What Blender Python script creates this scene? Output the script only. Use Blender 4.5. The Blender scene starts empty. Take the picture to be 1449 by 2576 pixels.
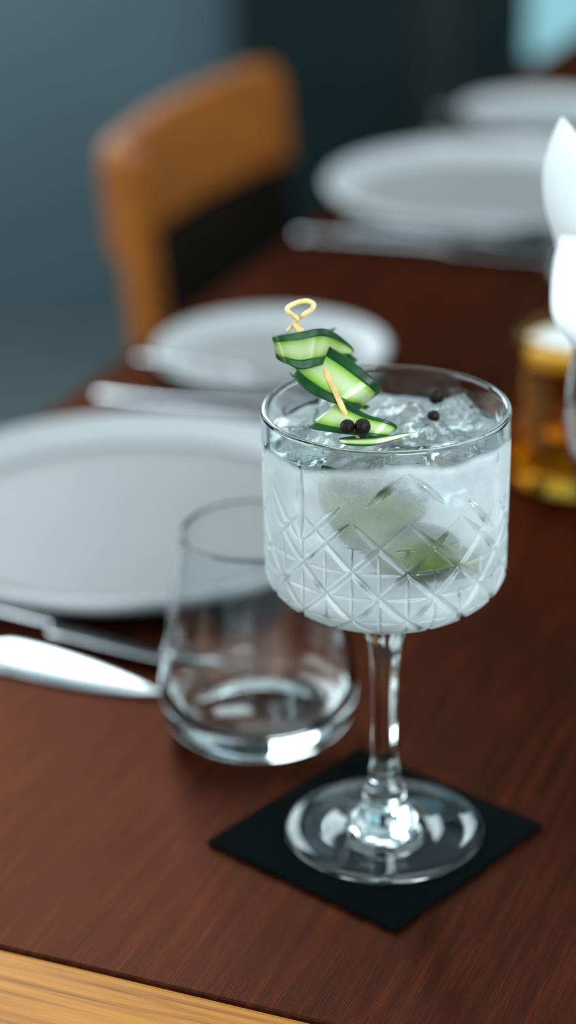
import bpy, bmesh, math, random
import numpy as np
from mathutils import Vector, Matrix

S = bpy.context.scene
COL = S.collection
PI = math.pi
R_ = random.Random(7)

# ------------------------------------------------------------------ camera
W, H = 1449, 2576
F_PX = 5440.6
CAM = Vector((0, 0, 0.4806))
CX = Vector((0.99987967, -0.00620404, -0.01421809))
CY = Vector((0.01551271, 0.39988475, 0.91643415))
CF = Vector((0.0, 0.91654443, -0.39993287))
cd = bpy.data.cameras.new('camera')
cam = bpy.data.objects.new('camera', cd)
COL.objects.link(cam)
m = Matrix((CX, CY, -CF)).transposed().to_4x4()
m.translation = CAM
cam.matrix_world = m
cd.sensor_fit = 'VERTICAL'
cd.sensor_height = 36.0
cd.lens = F_PX / H * 36.0
cd.clip_start = 0.02
cd.clip_end = 60
cd.dof.use_dof = True
cd.dof.focus_distance = 0.788
cd.dof.aperture_fstop = 3.3
S.camera = cam

# ------------------------------------------------------------------ world, lights, exposure
wd = bpy.data.worlds.new('world')
S.world = wd
wd.use_nodes = True
wd.node_tree.nodes['Background'].inputs[0].default_value = (0.60, 0.82, 0.90, 1)
wd.node_tree.nodes['Background'].inputs[1].default_value = 0.38

def area(name, loc, target, sx, sy, power, col=(0.82, 0.955, 1.0)):
    l = bpy.data.lights.new(name, 'AREA')
    l.shape = 'RECTANGLE'
    l.size, l.size_y, l.energy, l.color = sx, sy, power, col
    o = bpy.data.objects.new(name, l)
    COL.objects.link(o)
    o.location = loc
    o.rotation_euler = (Vector(target) - Vector(loc)).to_track_quat('-Z', 'Y').to_euler()
    return o

area('daylight_back_window', (-0.85, 3.40, 1.20), (-0.3, 1.2, 0.0), 1.15, 1.5, 31)
area('daylight_left_window', (-1.95, 1.0, 0.70), (0.0, 0.95, 0.05), 2.0, 1.6, 36)
area('daylight_front_window', (0.70, -1.0, 1.10), (0.05, 1.1, 0.05), 0.9, 1.1, 36)
area('right_fill', (2.2, 0.9, 0.80), (0.0, 1.2, 0.05), 2.2, 1.8, 16)  # added fill from the right for the glassware; no window on this side
area('overhead_fill', (0.2, 1.7, 1.80), (0.2, 1.7, 0.0), 1.4, 1.4, 10)  # unseen soft fill added overhead to lift plates and glass rims
area('wall_fill', (-0.85, 3.35, 0.62), (-0.80, 3.70, -0.15), 1.3, 0.05, 10.0)  # added strip out of view, makes the wall brighter towards its top

S.view_settings.view_transform = 'Standard'
S.view_settings.look = 'None'
S.view_settings.gamma = 1.0
S.view_settings.use_curve_mapping = False
S.view_settings.exposure = 0.66
S.cycles.max_bounces = 20
S.cycles.transmission_bounces = 20
S.cycles.transparent_max_bounces = 12
S.cycles.caustics_refractive = True
S.cycles.caustics_reflective = True
S.cycles.blur_glossy = 0.6
S.cycles.sample_clamp_indirect = 6.0

# ------------------------------------------------------------------ helpers
def at(px, py, Y):
    """point on the photograph's sight line (px, py) at the real depth y = Y metres"""
    d = CF + CX * ((px - W / 2) / F_PX) - CY * ((py - H / 2) / F_PX)
    return CAM + d * (Y / d.y)

def pix(v):
    d = Vector(v) - CAM
    return W / 2 + F_PX * d.dot(CX) / d.dot(CF), H / 2 - F_PX * d.dot(CY) / d.dot(CF)

def tag(o, label=None, cat=None, group=None, kind=None):
    if label: o['label'] = label
    if cat: o['category'] = cat
    if group: o['group'] = group
    if kind: o['kind'] = kind
    return o

def empty(name, loc=(0, 0, 0), rz=0.0):
    o = bpy.data.objects.new(name, None)
    o.empty_display_size = 0.02
    COL.objects.link(o)
    o.location = loc
    o.rotation_euler = (0, 0, rz)
    return o

def obj(name, me, mat=None, parent=None, smooth=True, world=False):
    """link a mesh; with world=True its coordinates are world ones and the parent's location is taken off"""
    o = bpy.data.objects.new(name, me)
    COL.objects.link(o)
    if mat is not None and not me.materials: me.materials.append(mat)
    if smooth:
        me.polygons.foreach_set('use_smooth', [True] * len(me.polygons))
    if parent is not None:
        o.parent = parent
        if world:
            off = Vector((0, 0, 0))
            q = parent
            while q is not None:
                off += Vector(q.location)
                q = q.parent
            o.location = -off
    return o

def pyd(name, vs, fs):
    me = bpy.data.meshes.new(name)
    me.from_pydata([tuple(map(float, v)) for v in vs], [], [tuple(int(i) for i in f) for f in fs])
    me.update()
    return me

def lathe(name, prof, n=64, closed=False):
    """prof: (r, z) list; closed joins last row to first (a ring-shaped shell)"""
    vs, fs, rows = [], [], []
    for r, z in prof:
        if r < 1e-6:
            rows.append([len(vs)] * n); vs.append((0, 0, z))
        else:
            rows.append(list(range(len(vs), len(vs) + n)))
            vs += [(r * math.cos(2 * PI * k / n), r * math.sin(2 * PI * k / n), z) for k in range(n)]
    pairs = list(zip(rows, rows[1:])) + ([(rows[-1], rows[0])] if closed else [])
    for a, b in pairs:
        for k in range(n):
            q = [a[k], a[(k + 1) % n], b[(k + 1) % n], b[k]]
            q = [x for i, x in enumerate(q) if x != q[i - 1]]
            if len(q) > 2: fs.append(q)
    me = pyd(name, vs, fs)
    fix(me)
    return me

def fix(me):
    bm = bmesh.new(); bm.from_mesh(me)
    bmesh.ops.recalc_face_normals(bm, faces=bm.faces)
    bm.to_mesh(me); bm.free()

def boxme(name, size, loc=(0, 0, 0), bevel=0.0, seg=2, rz=0.0):
    bm = bmesh.new()
    bmesh.ops.create_cube(bm, size=1.0)
    for v in bm.verts: v.co = Vector((v.co.x * size[0], v.co.y * size[1], v.co.z * size[2]))
    if bevel > 0:
        bmesh.ops.bevel(bm, geom=list(bm.edges), offset=bevel, segments=seg, profile=0.5, affect='EDGES')
    mt = Matrix.Translation(loc) @ Matrix.Rotation(rz, 4, 'Z')
    bm.transform(mt)
    me = bpy.data.meshes.new(name)
    bm.to_mesh(me); bm.free()
    return me

def spline(pts, n):
    """Catmull-Rom through pts (any dimension), n samples"""
    P = np.array(pts, float)
    P = np.vstack([2 * P[0] - P[1], P, 2 * P[-1] - P[-2]])
    k = len(P) - 3
    out = []
    for t in np.linspace(0, k - 1e-9, n):
        i = int(t); f = t - i
        a, b, c, d = P[i:i + 4]
        out.append(0.5 * (2 * b + (c - a) * f + (2 * a - 5 * b + 4 * c - d) * f * f + (3 * b - a - 3 * c + d) * f ** 3))
    return np.array(out)

def tube(name, pts, rad, seg=10, n=None, cap=True):
    P = spline(pts, n) if n else np.array(pts, float)
    rr = np.interp(np.linspace(0, 1, len(P)), np.linspace(0, 1, len(rad)), rad) if hasattr(rad, '__len__') else [rad] * len(P)
    vs, fs = [], []
    up = Vector((0.3, 0.2, 1)).normalized()
    for i, p in enumerate(P):
        t = Vector(P[min(i + 1, len(P) - 1)] - P[max(i - 1, 0)]).normalized()
        x = t.cross(up)
        if x.length < 1e-4: x = t.cross(Vector((1, 0, 0)))
        x.normalize(); y = t.cross(x); up = -y if (-y).dot(up) > 0 else y
        for k in range(seg):
            a = 2 * PI * k / seg
            vs.append(Vector(p) + (x * math.cos(a) + y * math.sin(a)) * rr[i])
    for i in range(len(P) - 1):
        for k in range(seg):
            fs.append((i * seg + k, i * seg + (k + 1) % seg, (i + 1) * seg + (k + 1) % seg, (i + 1) * seg + k))
    if cap:
        fs.append(tuple(range(seg))[::-1]); fs.append(tuple((len(P) - 1) * seg + k for k in range(seg)))
    me = pyd(name, vs, fs); fix(me)
    return me

def copy_tree(o, parent=None):
    c = o.copy(); COL.objects.link(c)
    if parent is not None: c.parent = parent
    for ch in list(o.children): copy_tree(ch, c)
    return c

# ------------------------------------------------------------------ materials
def mat(name):
    mm = bpy.data.materials.new(name)
    mm.use_nodes = True
    nt = mm.node_tree
    for n in list(nt.nodes): nt.nodes.remove(n)
    out = nt.nodes.new('ShaderNodeOutputMaterial')
    return mm, nt, out

def nd(nt, t, **kw):
    n = nt.nodes.new(t)
    for k, v in kw.items():
        if k in n.inputs.keys(): n.inputs[k].default_value = v
        else: setattr(n, k, v)
    return n

def ramp(nt, stops, fac):
    r = nt.nodes.new('ShaderNodeValToRGB')
    e = r.color_ramp.elements
    while len(e) < len(stops): e.new(0.5)
    for x, (p, c) in zip(e, stops):
        x.position = p; x.color = (*c, 1) if len(c) == 3 else c
    nt.links.new(fac, r.inputs[0])
    return r

def coords(nt, scale=(1, 1, 1), rz=0.0, kind='Object'):
    tc = nt.nodes.new('ShaderNodeTexCoord')
    mp = nt.nodes.new('ShaderNodeMapping')
    mp.inputs['Scale'].default_value = scale
    mp.inputs['Rotation'].default_value = (0, 0, rz)
    nt.links.new(tc.outputs[kind], mp.inputs[0])
    return mp.outputs[0]

def plain(name, col, rough=0.5, metal=0.0, noise=0.0, nscale=40, bump=0.0, **kw):
    mm, nt, out = mat(name)
    b = nd(nt, 'ShaderNodeBsdfPrincipled')
    b.inputs['Roughness'].default_value = rough
    b.inputs['Metallic'].default_value = metal
    for k, v in kw.items(): b.inputs[k].default_value = v
    v = coords(nt)
    nz = nd(nt, 'ShaderNodeTexNoise', Scale=nscale, Detail=4.0)
    nt.links.new(v, nz.inputs['Vector'])
    c0 = tuple(x * (1 - noise) for x in col); c1 = tuple(min(1, x * (1 + noise)) for x in col)
    r = ramp(nt, [(0.3, c0), (0.7, c1)], nz.outputs['Fac'])
    nt.links.new(r.outputs[0], b.inputs['Base Color'])
    if bump > 0:
        bp = nd(nt, 'ShaderNodeBump', Strength=bump, Distance=0.001)
        nt.links.new(nz.outputs['Fac'], bp.inputs['Height'])
        nt.links.new(bp.outputs[0], b.inputs['Normal'])
    nt.links.new(b.outputs[0], out.inputs[0])
    return mm

def wood(name, stops, rough, axis='X', coat=0.0, stretch=22.0, scale=9.0, bump=0.25, fine=1.0, spec=0.4, tint=None, gloss=0.0):
    """grain runs along the object's local axis"""
    mm, nt, out = mat(name)
    b = nd(nt, 'ShaderNodeBsdfPrincipled')
    b.inputs['Coat Weight'].default_value = coat
    b.inputs['Coat Roughness'].default_value = 0.18
    b.inputs['Specular IOR Level'].default_value = spec
    if tint: b.inputs['Specular Tint'].default_value = (*tint, 1)     # stained lacquer
    sc = {'X': (1, stretch, stretch), 'Y': (stretch, 1, stretch), 'Z': (stretch, stretch, 1)}[axis]
    v = coords(nt, sc)
    n1 = nd(nt, 'ShaderNodeTexNoise', Scale=scale, Detail=6.0, Roughness=0.62, Distortion=0.7)
    nt.links.new(v, n1.inputs['Vector'])
    sc2 = tuple(1.0 if s == 1 else s * 5 for s in sc)
    v2 = coords(nt, sc2)
    n2 = nd(nt, 'ShaderNodeTexNoise', Scale=scale * 2.2 * fine, Detail=3.0, Roughness=0.6)
    nt.links.new(v2, n2.inputs['Vector'])
    v3 = coords(nt, (1, 1, 1))
    n3 = nd(nt, 'ShaderNodeTexNoise', Scale=5.0, Detail=2.0)
    nt.links.new(v3, n3.inputs['Vector'])
    mx = nd(nt, 'ShaderNodeMath', operation='MULTIPLY_ADD')
    nt.links.new(n2.outputs['Fac'], mx.inputs[0]); mx.inputs[1].default_value = 0.55
    mm2 = nd(nt, 'ShaderNodeMath', operation='MULTIPLY_ADD')
    nt.links.new(n3.outputs['Fac'], mm2.inputs[0]); mm2.inputs[1].default_value = 0.35; mm2.inputs[2].default_value = -0.45
    ad = nd(nt, 'ShaderNodeMath', operation='ADD')
    nt.links.new(n1.outputs['Fac'], ad.inputs[0]); nt.links.new(mm2.outputs[0], ad.inputs[1])
    nt.links.new(ad.outputs[0], mx.inputs[2])
    r = ramp(nt, stops, mx.outputs[0])
    nt.links.new(r.outputs[0], b.inputs['Base Color'])
    b.inputs['Roughness'].default_value = rough
    bp = nd(nt, 'ShaderNodeBump', Strength=bump, Distance=0.0004)
    nt.links.new(n2.outputs['Fac'], bp.inputs['Height'])
    nt.links.new(bp.outputs[0], b.inputs['Normal'])
    if gloss > 0:                   # red-stained lacquer: a thin tinted sheen over the wood
        g = nd(nt, 'ShaderNodeBsdfGlossy', Roughness=rough); g.inputs['Color'].default_value = (*tint, 1)
        nt.links.new(bp.outputs[0], g.inputs['Normal'])
        ms = nd(nt, 'ShaderNodeMixShader'); ms.inputs[0].default_value = gloss
        nt.links.new(b.outputs[0], ms.inputs[1]); nt.links.new(g.outputs[0], ms.inputs[2])
        nt.links.new(ms.outputs[0], out.inputs[0])
    else:
        nt.links.new(b.outputs[0], out.inputs[0])
    return mm

def glassm(name, col=(1, 1, 1), ior=1.48, rough=0.0, bump=0.0, bscale=60, cloud=0.0):
    mm, nt, out = mat(name)
    g = nd(nt, 'ShaderNodeBsdfGlass', IOR=ior, Roughness=rough)
    g.inputs['Color'].default_value = (*col, 1)
    if bump > 0:
        v = coords(nt)
        nz = nd(nt, 'ShaderNodeTexNoise', Scale=bscale, Detail=3.0)
        nt.links.new(v, nz.inputs['Vector'])
        bp = nd(nt, 'ShaderNodeBump', Strength=bump, Distance=0.002)
        nt.links.new(nz.outputs['Fac'], bp.inputs['Height'])
        nt.links.new(bp.outputs[0], g.inputs['Normal'])
    if cloud > 0:
        t = nd(nt, 'ShaderNodeBsdfTranslucent'); t.inputs[0].default_value = (0.95, 0.98, 1.0, 1)
        d = nd(nt, 'ShaderNodeBsdfDiffuse'); d.inputs[0].default_value = (0.93, 0.97, 1.0, 1)
        m1 = nd(nt, 'ShaderNodeMixShader'); m1.inputs[0].default_value = 0.5
        nt.links.new(t.outputs[0], m1.inputs[1]); nt.links.new(d.outputs[0], m1.inputs[2])
        m2 = nd(nt, 'ShaderNodeMixShader'); m2.inputs[0].default_value = cloud
        nt.links.new(g.outputs[0], m2.inputs[1]); nt.links.new(m1.outputs[0], m2.inputs[2])
        nt.links.new(m2.outputs[0], out.inputs[0])
        return mm
    nt.links.new(g.outputs[0], out.inputs[0])
    return mm

def frosted_bowl():
    """cut glass whose outside carries a film of condensation where the attribute 'frost' is high"""
    mm, nt, out = mat('misted_cut_glass')
    at_ = nd(nt, 'ShaderNodeAttribute', attribute_name='frost')
    v = coords(nt)
    n1 = nd(nt, 'ShaderNodeTexNoise', Scale=55.0, Detail=5.0, Roughness=0.6)
    n2 = nd(nt, 'ShaderNodeTexNoise', Scale=1800.0, Detail=2.0)
    nt.links.new(v, n1.inputs['Vector']); nt.links.new(v, n2.inputs['Vector'])
    mr = nd(nt, 'ShaderNodeMapRange')
    mr.inputs['From Min'].default_value = 0.30; mr.inputs['From Max'].default_value = 0.62
    mr.inputs['To Min'].default_value = 0.62; mr.inputs['To Max'].default_value = 1.0
    nt.links.new(n1.outputs['Fac'], mr.inputs['Value'])
    mr2 = nd(nt, 'ShaderNodeMapRange')
    mr2.inputs['From Min'].default_value = 0.35; mr2.inputs['From Max'].default_value = 0.65
    mr2.inputs['To Min'].default_value = 0.80; mr2.inputs['To Max'].default_value = 1.1
    nt.links.new(n2.outputs['Fac'], mr2.inputs['Value'])
    f1 = nd(nt, 'ShaderNodeMath', operation='MULTIPLY'); nt.links.new(at_.outputs['Fac'], f1.inputs[0]); nt.links.new(mr.outputs[0], f1.inputs[1])
    f2 = nd(nt, 'ShaderNodeMath', operation='MULTIPLY', use_clamp=True); nt.links.new(f1.outputs[0], f2.inputs[0]); nt.links.new(mr2.outputs[0], f2.inputs[1])
    bp = nd(nt, 'ShaderNodeBump', Strength=0.15, Distance=0.0003)
    nt.links.new(n2.outputs['Fac'], bp.inputs['Height'])
    clear = nd(nt, 'ShaderNodeBsdfGlass', IOR=1.48, Roughness=0.0)
    clear.inputs['Color'].default_value = (0.97, 1.0, 1.0, 1)
    mist = nd(nt, 'ShaderNodeBsdfGlass', IOR=1.48, Roughness=0.32)
    mist.inputs['Color'].default_value = (0.98, 1.0, 1.0, 1)
    nt.links.new(bp.outputs[0], mist.inputs['Normal'])
    df = nd(nt, 'ShaderNodeBsdfDiffuse'); df.inputs[0].default_value = (0.945, 0.99, 0.995, 1)
    tl = nd(nt, 'ShaderNodeBsdfTranslucent'); tl.inputs[0].default_value = (0.955, 0.99, 0.99, 1)
    nt.links.new(bp.outputs[0], df.inputs['Normal'])
    wm = nd(nt, 'ShaderNodeMixShader'); wm.inputs[0].default_value = 0.5
    nt.links.new(df.outputs[0], wm.inputs[1]); nt.links.new(tl.outputs[0], wm.inputs[2])
    am = nd(nt, 'ShaderNodeMixShader')
    fm = nd(nt, 'ShaderNodeMath', operation='MULTIPLY'); fm.inputs[1].default_value = 0.78
    nt.links.new(f2.outputs[0], fm.inputs[0]); nt.links.new(fm.outputs[0], am.inputs[0])
    nt.links.new(mist.outputs[0], am.inputs[1]); nt.links.new(wm.outputs[0], am.inputs[2])
    fin = nd(nt, 'ShaderNodeMixShader')
    st = nd(nt, 'ShaderNodeMapRange'); st.inputs['From Max'].default_value = 0.25
    nt.links.new(f2.outputs[0], st.inputs['Value'])
    nt.links.new(st.outputs[0], fin.inputs[0])
    nt.links.new(clear.outputs[0], fin.inputs[1]); nt.links.new(am.outputs[0], fin.inputs[2])
    nt.links.new(fin.outputs[0], out.inputs[0])
    return mm

def stoneware(name, col):
    mm, nt, out = mat(name)
    b = nd(nt, 'ShaderNodeBsdfPrincipled', Roughness=0.5)
    v = coords(nt)
    n1 = nd(nt, 'ShaderNodeTexNoise', Scale=14.0, Detail=3.0)
    n2 = nd(nt, 'ShaderNodeTexVoronoi', Scale=420.0)
    nt.links.new(v, n1.inputs['Vector']); nt.links.new(v, n2.inputs['Vector'])
    r = ramp(nt, [(0.3, tuple(x * 0.93 for x in col)), (0.7, col)], n1.outputs['Fac'])
    r2 = ramp(nt, [(0.02, (0.55, 0.5, 0.45)), (0.09, (1, 1, 1))], n2.outputs['Distance'])
    mx = nd(nt, 'ShaderNodeMix', data_type='RGBA', blend_type='MULTIPLY')
    mx.inputs[0].default_value = 0.35
    nt.links.new(r.outputs[0], mx.inputs[6]); nt.links.new(r2.outputs[0], mx.inputs[7])
    nt.links.new(mx.outputs[2], b.inputs['Base Color'])
    nt.links.new(b.outputs[0], out.inputs[0])
    return mm

def flesh_mat(name, k=1.0):
    mm, nt, out = mat(name)
    a = nd(nt, 'ShaderNodeAttribute', attribute_name='across')
    v = coords(nt)
    nz = nd(nt, 'ShaderNodeTexNoise', Scale=260.0, Detail=3.0)
    nt.links.new(v, nz.inputs['Vector'])
    ad = nd(nt, 'ShaderNodeMath', operation='MULTIPLY_ADD'); ad.inputs[1].default_value = 0.10
    nt.links.new(nz.outputs['Fac'], ad.inputs[0])
    sb = nd(nt, 'ShaderNodeMath', operation='SUBTRACT'); sb.inputs[1].default_value = 0.05
    nt.links.new(a.outputs['Fac'], sb.inputs[0]); nt.links.new(sb.outputs[0], ad.inputs[2])
    r = ramp(nt, [(0.0, (0.62, 0.70, 0.42)), (0.40, (0.56, 0.68, 0.30)), (0.72, (0.36, 0.55, 0.09)), (1.0, (0.12, 0.34, 0.025))], ad.outputs[0])
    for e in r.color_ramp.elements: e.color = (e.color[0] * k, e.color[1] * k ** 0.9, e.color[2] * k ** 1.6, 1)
    b = nd(nt, 'ShaderNodeBsdfPrincipled', Roughness=0.28)
    b.inputs['Coat Weight'].default_value = 0.25
    nt.links.new(r.outputs[0], b.inputs['Base Color'])
    t = nd(nt, 'ShaderNodeBsdfTranslucent'); nt.links.new(r.outputs[0], t.inputs[0])
    mx = nd(nt, 'ShaderNodeMixShader'); mx.inputs[0].default_value = 0.3
    nt.links.new(b.outputs[0], mx.inputs[1]); nt.links.new(t.outputs[0], mx.inputs[2])
    nt.links.new(mx.outputs[0], out.inputs[0])
    return mm

M = {}
M['table'] = wood('dark_red_wood', [(0.28, (0.003, 0.0006, 0.0003)), (0.5, (0.0140, 0.0023, 0.0006)), (0.74, (0.045, 0.0080, 0.0019))], 0.33, 'X', coat=0.0, spec=0.0, gloss=0.036, stretch=20, scale=11, bump=0.35, tint=(1.0, 0.36, 0.22))
M['oak'] = wood('honey_oak', [(0.2, (0.14, 0.038, 0.004)), (0.45, (0.36, 0.128, 0.014)), (0.8, (0.50, 0.205, 0.028))], 0.45, 'Y', coat=0.0, spec=0.25, tint=(1.0, 0.75, 0.45), stretch=24, scale=6, bump=0.15)
M['chair'] = wood('orange_brown_wood', [(0.2, (0.17, 0.043, 0.005)), (0.5, (0.28, 0.080, 0.010)), (0.8, (0.36, 0.122, 0.018))], 0.42, 'X', coat=0.0, spec=0.25, stretch=14, scale=5, bump=0.1)
M['chair_dark'] = plain('dark_brown_leather', (0.008, 0.005, 0.003), 0.85, noise=0.25, nscale=90, bump=0.2, **{'Specular IOR Level': 0.1})
M['coaster'] = plain('black_felt', (0.0016, 0.0024, 0.0026), 0.95, noise=0.5, nscale=900, bump=0.4, **{'Specular IOR Level': 0.03})
M['plate'] = stoneware('pale_grey_stoneware', (0.385, 0.39, 0.39))
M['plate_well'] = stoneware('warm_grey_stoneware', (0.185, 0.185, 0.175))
M['steel'] = plain('polished_steel', (0.60, 0.61, 0.62), 0.16, 1.0, noise=0.04, nscale=30)
M['glass'] = glassm('clear_glass', (0.985, 1.0, 1.0), 1.48)
M['bowl'] = frosted_bowl()
M['liquid'] = glassm('clear_drink', (0.99, 1.0, 1.0), 1.33, bump=0.22, bscale=150)
M['ice'] = glassm('cloudy_ice', (0.98, 1.0, 1.0), 1.31, 0.0, bump=0.8, bscale=140, cloud=0.035)
M['flesh'] = flesh_mat('cucumber_flesh')
M['flesh_shade'] = flesh_mat('shaded_cucumber_flesh', 0.68)  # darker copy of the flesh: the top ribbon's shade put into its colour
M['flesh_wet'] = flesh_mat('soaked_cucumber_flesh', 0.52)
M['peel'] = plain('cucumber_peel', (0.006, 0.046, 0.009), 0.36, noise=0.5, nscale=140, bump=0.15, **{'Specular IOR Level': 0.25})
M['bamboo'] = plain('bamboo', (0.72, 0.46, 0.17), 0.42, noise=0.3, nscale=160)
M['bamboo_knot'] = plain('glossy_bamboo_skin', (0.80, 0.55, 0.24), 0.25, noise=0.35, nscale=220)
M['berry'] = plain('black_berry_skin', (0.006, 0.0025, 0.0015), 0.5, noise=0.7, nscale=500, bump=0.6, **{'Specular IOR Level': 0.2})
M['berry_core'] = plain('brown_berry_core', (0.16, 0.045, 0.015), 0.6, noise=0.5, nscale=700)
M['napkin'] = plain('white_linen', (0.68, 0.70, 0.70), 0.85, noise=0.03, nscale=600, bump=0.25)
M['wax'] = plain('white_wax', (0.74, 0.74, 0.76), 0.5, noise=0.03, nscale=60)
M['amber'] = glassm('amber_glass', (1.0, 0.80, 0.40), 1.46, 0.02, bump=0.3, bscale=50)
M['wall'] = plain('teal_grey_plaster', (0.046, 0.082, 0.094), 0.8, noise=0.06, nscale=3)
M['floor'] = plain('dark_concrete', (0.024, 0.040, 0.043), 0.6, noise=0.15, nscale=4)
M['ceiling'] = plain('grey_plaster', (0.35, 0.38, 0.38), 0.9, noise=0.03, nscale=4)
M['cabinet'] = plain('dark_teal_lacquer', (0.0055, 0.0135, 0.0140), 0.6, noise=0.15, nscale=5, **{'Specular IOR Level': 0.12})
M['cabinet_gap'] = plain('black_shadow_gap', (0.004, 0.006, 0.006), 0.8)
M['frame'] = plain('dark_metal_frame', (0.02, 0.03, 0.032), 0.5, noise=0.1)

# ------------------------------------------------------------------ room
FZ = -0.74
BY = 3.70
def wallbox(name, x0, x1, y0, y1, z0, z1, mt):
    return tag(obj(name, boxme(name, (x1 - x0, y1 - y0, z1 - z0), ((x0 + x1) / 2, (y0 + y1) / 2, (z0 + z1) / 2)), mt, smooth=False), kind='structure')

wallbox('floor', -2.3, 2.6, -1.6, BY + 0.3, FZ - 0.1, FZ, M['floor'])
# back wall in pieces around the window on the right
WX0, WX1, WZ0, WZ1 = 0.385, 1.45, -0.340, 1.5
wb = empty('wall_back', (0, BY, FZ)); tag(wb, kind='structure')
def wpart(x0, x1, z0, z1):
    obj('wall_panel', boxme('wall_panel', (x1 - x0, 0.15, z1 - z0), ((x0 + x1) / 2, BY + 0.075, (z0 + z1) / 2)), M['wall'], wb, smooth=False, world=True)
wpart(-2.3, WX0, FZ, 1.9)
wpart(WX1, 2.6, FZ, 1.9)
wpart(WX0, WX1, FZ, WZ0)
wpart(WX0, WX1, WZ1, 1.9)
wallbox('wall_left', -2.45, -2.3, -1.6, BY + 0.3, FZ, 1.9, M['wall'])
wn = empty('window_1', ((WX0 + WX1) / 2, BY, WZ0)); tag(wn, kind='structure')
for (x0, x1, z0, z1) in ((WX0, WX0 + 0.03, WZ0, WZ1), (WX1 - 0.04, WX1, WZ0, WZ1), (WX0, WX1, WZ0, WZ0 + 0.03), (WX0, WX1, WZ1 - 0.04, WZ1), (0.9, 0.94, WZ0, WZ1)):
    obj('window_frame', boxme('window_frame', (x1 - x0, 0.06, z1 - z0), ((x0 + x1) / 2, BY + 0.05, (z0 + z1) / 2), 0.004), M['frame'], wn, smooth=False, world=True)
obj('window_sill', boxme('window_sill', (WX1 - WX0 + 0.06, 0.10, 0.025), ((WX0 + WX1) / 2, BY - 0.02, WZ0 - 0.013), 0.004), M['frame'], wn, smooth=False, world=True)
mm, nt, out = mat('window_pane_glass')
tb = nd(nt, 'ShaderNodeBsdfTransparent'); tb.inputs[0].default_value = (0.94, 0.98, 0.98, 1)
gl = nd(nt, 'ShaderNodeBsdfGlossy', Roughness=0.02)
mx = nd(nt, 'ShaderNodeMixShader'); mx.inputs[0].default_value = 0.06
nt.links.new(tb.outputs[0], mx.inputs[1]); nt.links.new(gl.outputs[0], mx.inputs[2]); nt.links.new(mx.outputs[0], out.inputs[0])
obj('pane', boxme('pane', (WX1 - WX0 - 0.02, 0.006, WZ1 - WZ0 - 0.02), ((WX0 + WX1) / 2, BY + 0.05, (WZ0 + WZ1) / 2)), mm, wn, smooth=False, world=True)
# outside the window: a glowing sheet standing in for the overcast sky
mm, nt, out = mat('overcast_sky')
em = nd(nt, 'ShaderNodeEmission', Strength=1.0); em.inputs[0].default_value = (0.22, 0.44, 0.50, 1)
nt.links.new(em.outputs[0], out.inputs[0])
tag(obj('sky', boxme('sky', (5, 0.05, 5), (0.9, BY + 2.2, 0.8)), mm, smooth=False), kind='structure')

# dark cabinet against the back wall
cb = empty('tall_cabinet', (0.13, BY - 0.23, FZ))
tag(cb, 'tall dark teal cabinet against the back wall between grey wall and bright window', 'cabinet')
CW0, CW1 = -0.076, 0.372
obj('body', boxme('body', (CW1 - CW0, 0.42, 2.3), ((CW0 + CW1) / 2, BY - 0.22, FZ + 1.15), 0.003), M['cabinet_gap'], cb, smooth=False, world=True)
for (x0, x1) in ((CW0, 0.192), (0.286, CW1)):
    d_ = obj('door', boxme('door', (x1 - x0 - 0.004, 0.022, 2.2), ((x0 + x1) / 2, BY - 0.442, FZ + 1.17), 0.003), M['cabinet'], cb, smooth=False, world=True)
    obj('handle', boxme('handle', (0.012, 0.02, 0.16), (x1 - 0.03 if x0 < 0 else x0 + 0.03, BY - 0.465, FZ + 1.35), 0.003), M['frame'], d_, smooth=False, world=True)

# ------------------------------------------------------------------ table (local x = along the grain, y = towards the left edge)
TA = math.radians(67.6)
U = Vector((math.cos(TA), math.sin(TA), 0))
Wv = Vector((math.sin(TA), -math.cos(TA), 0))
def tw(u, w, z=0.0): return U * u + Wv * w + Vector((0, 0, z))
tb_ = empty('dining_table', (0, 0, 0), TA)
tag(tb_, 'dark red-brown wooden dining table with a honey-coloured end strip', 'table')
U0, U1, W0, W1 = 0.596, 2.75, -0.62, 0.26
def tpart(name, u0, u1, w0, w1, z0, z1, mt, bev=0.0):
    return obj(name, boxme(name, (u1 - u0, w1 - w0, z1 - z0), ((u0 + u1) / 2, -(w0 + w1) / 2, (z0 + z1) / 2), bev), mt, tb_, smooth=False)
tpart('tabletop', U0, U1, W0, W1, -0.032, 0.0, M['table'], 0.0015)
o = tpart('end_strip', 0.495, U0 - 0.0006, W0, W1, -0.034, 0.0006, M['oak'], 0.0035)
o['label'] = 'honey-coloured light wood strip along the near end'
tpart('apron', U0 + 0.06, U1 - 0.06, W0 + 0.08, W0 + 0.10, -0.11, -0.032, M['table'])
tpart('apron', U0 + 0.06, U1 - 0.06, W1 - 0.10, W1 - 0.08, -0.11, -0.032, M['table'])
for uu in (U0 + 0.05, U1 - 0.10):
    for ww in (W0 + 0.07, W1 - 0.12):
        tpart('leg', uu, uu + 0.06, ww, ww + 0.06, FZ, -0.032, M['table'], 0.003)

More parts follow.
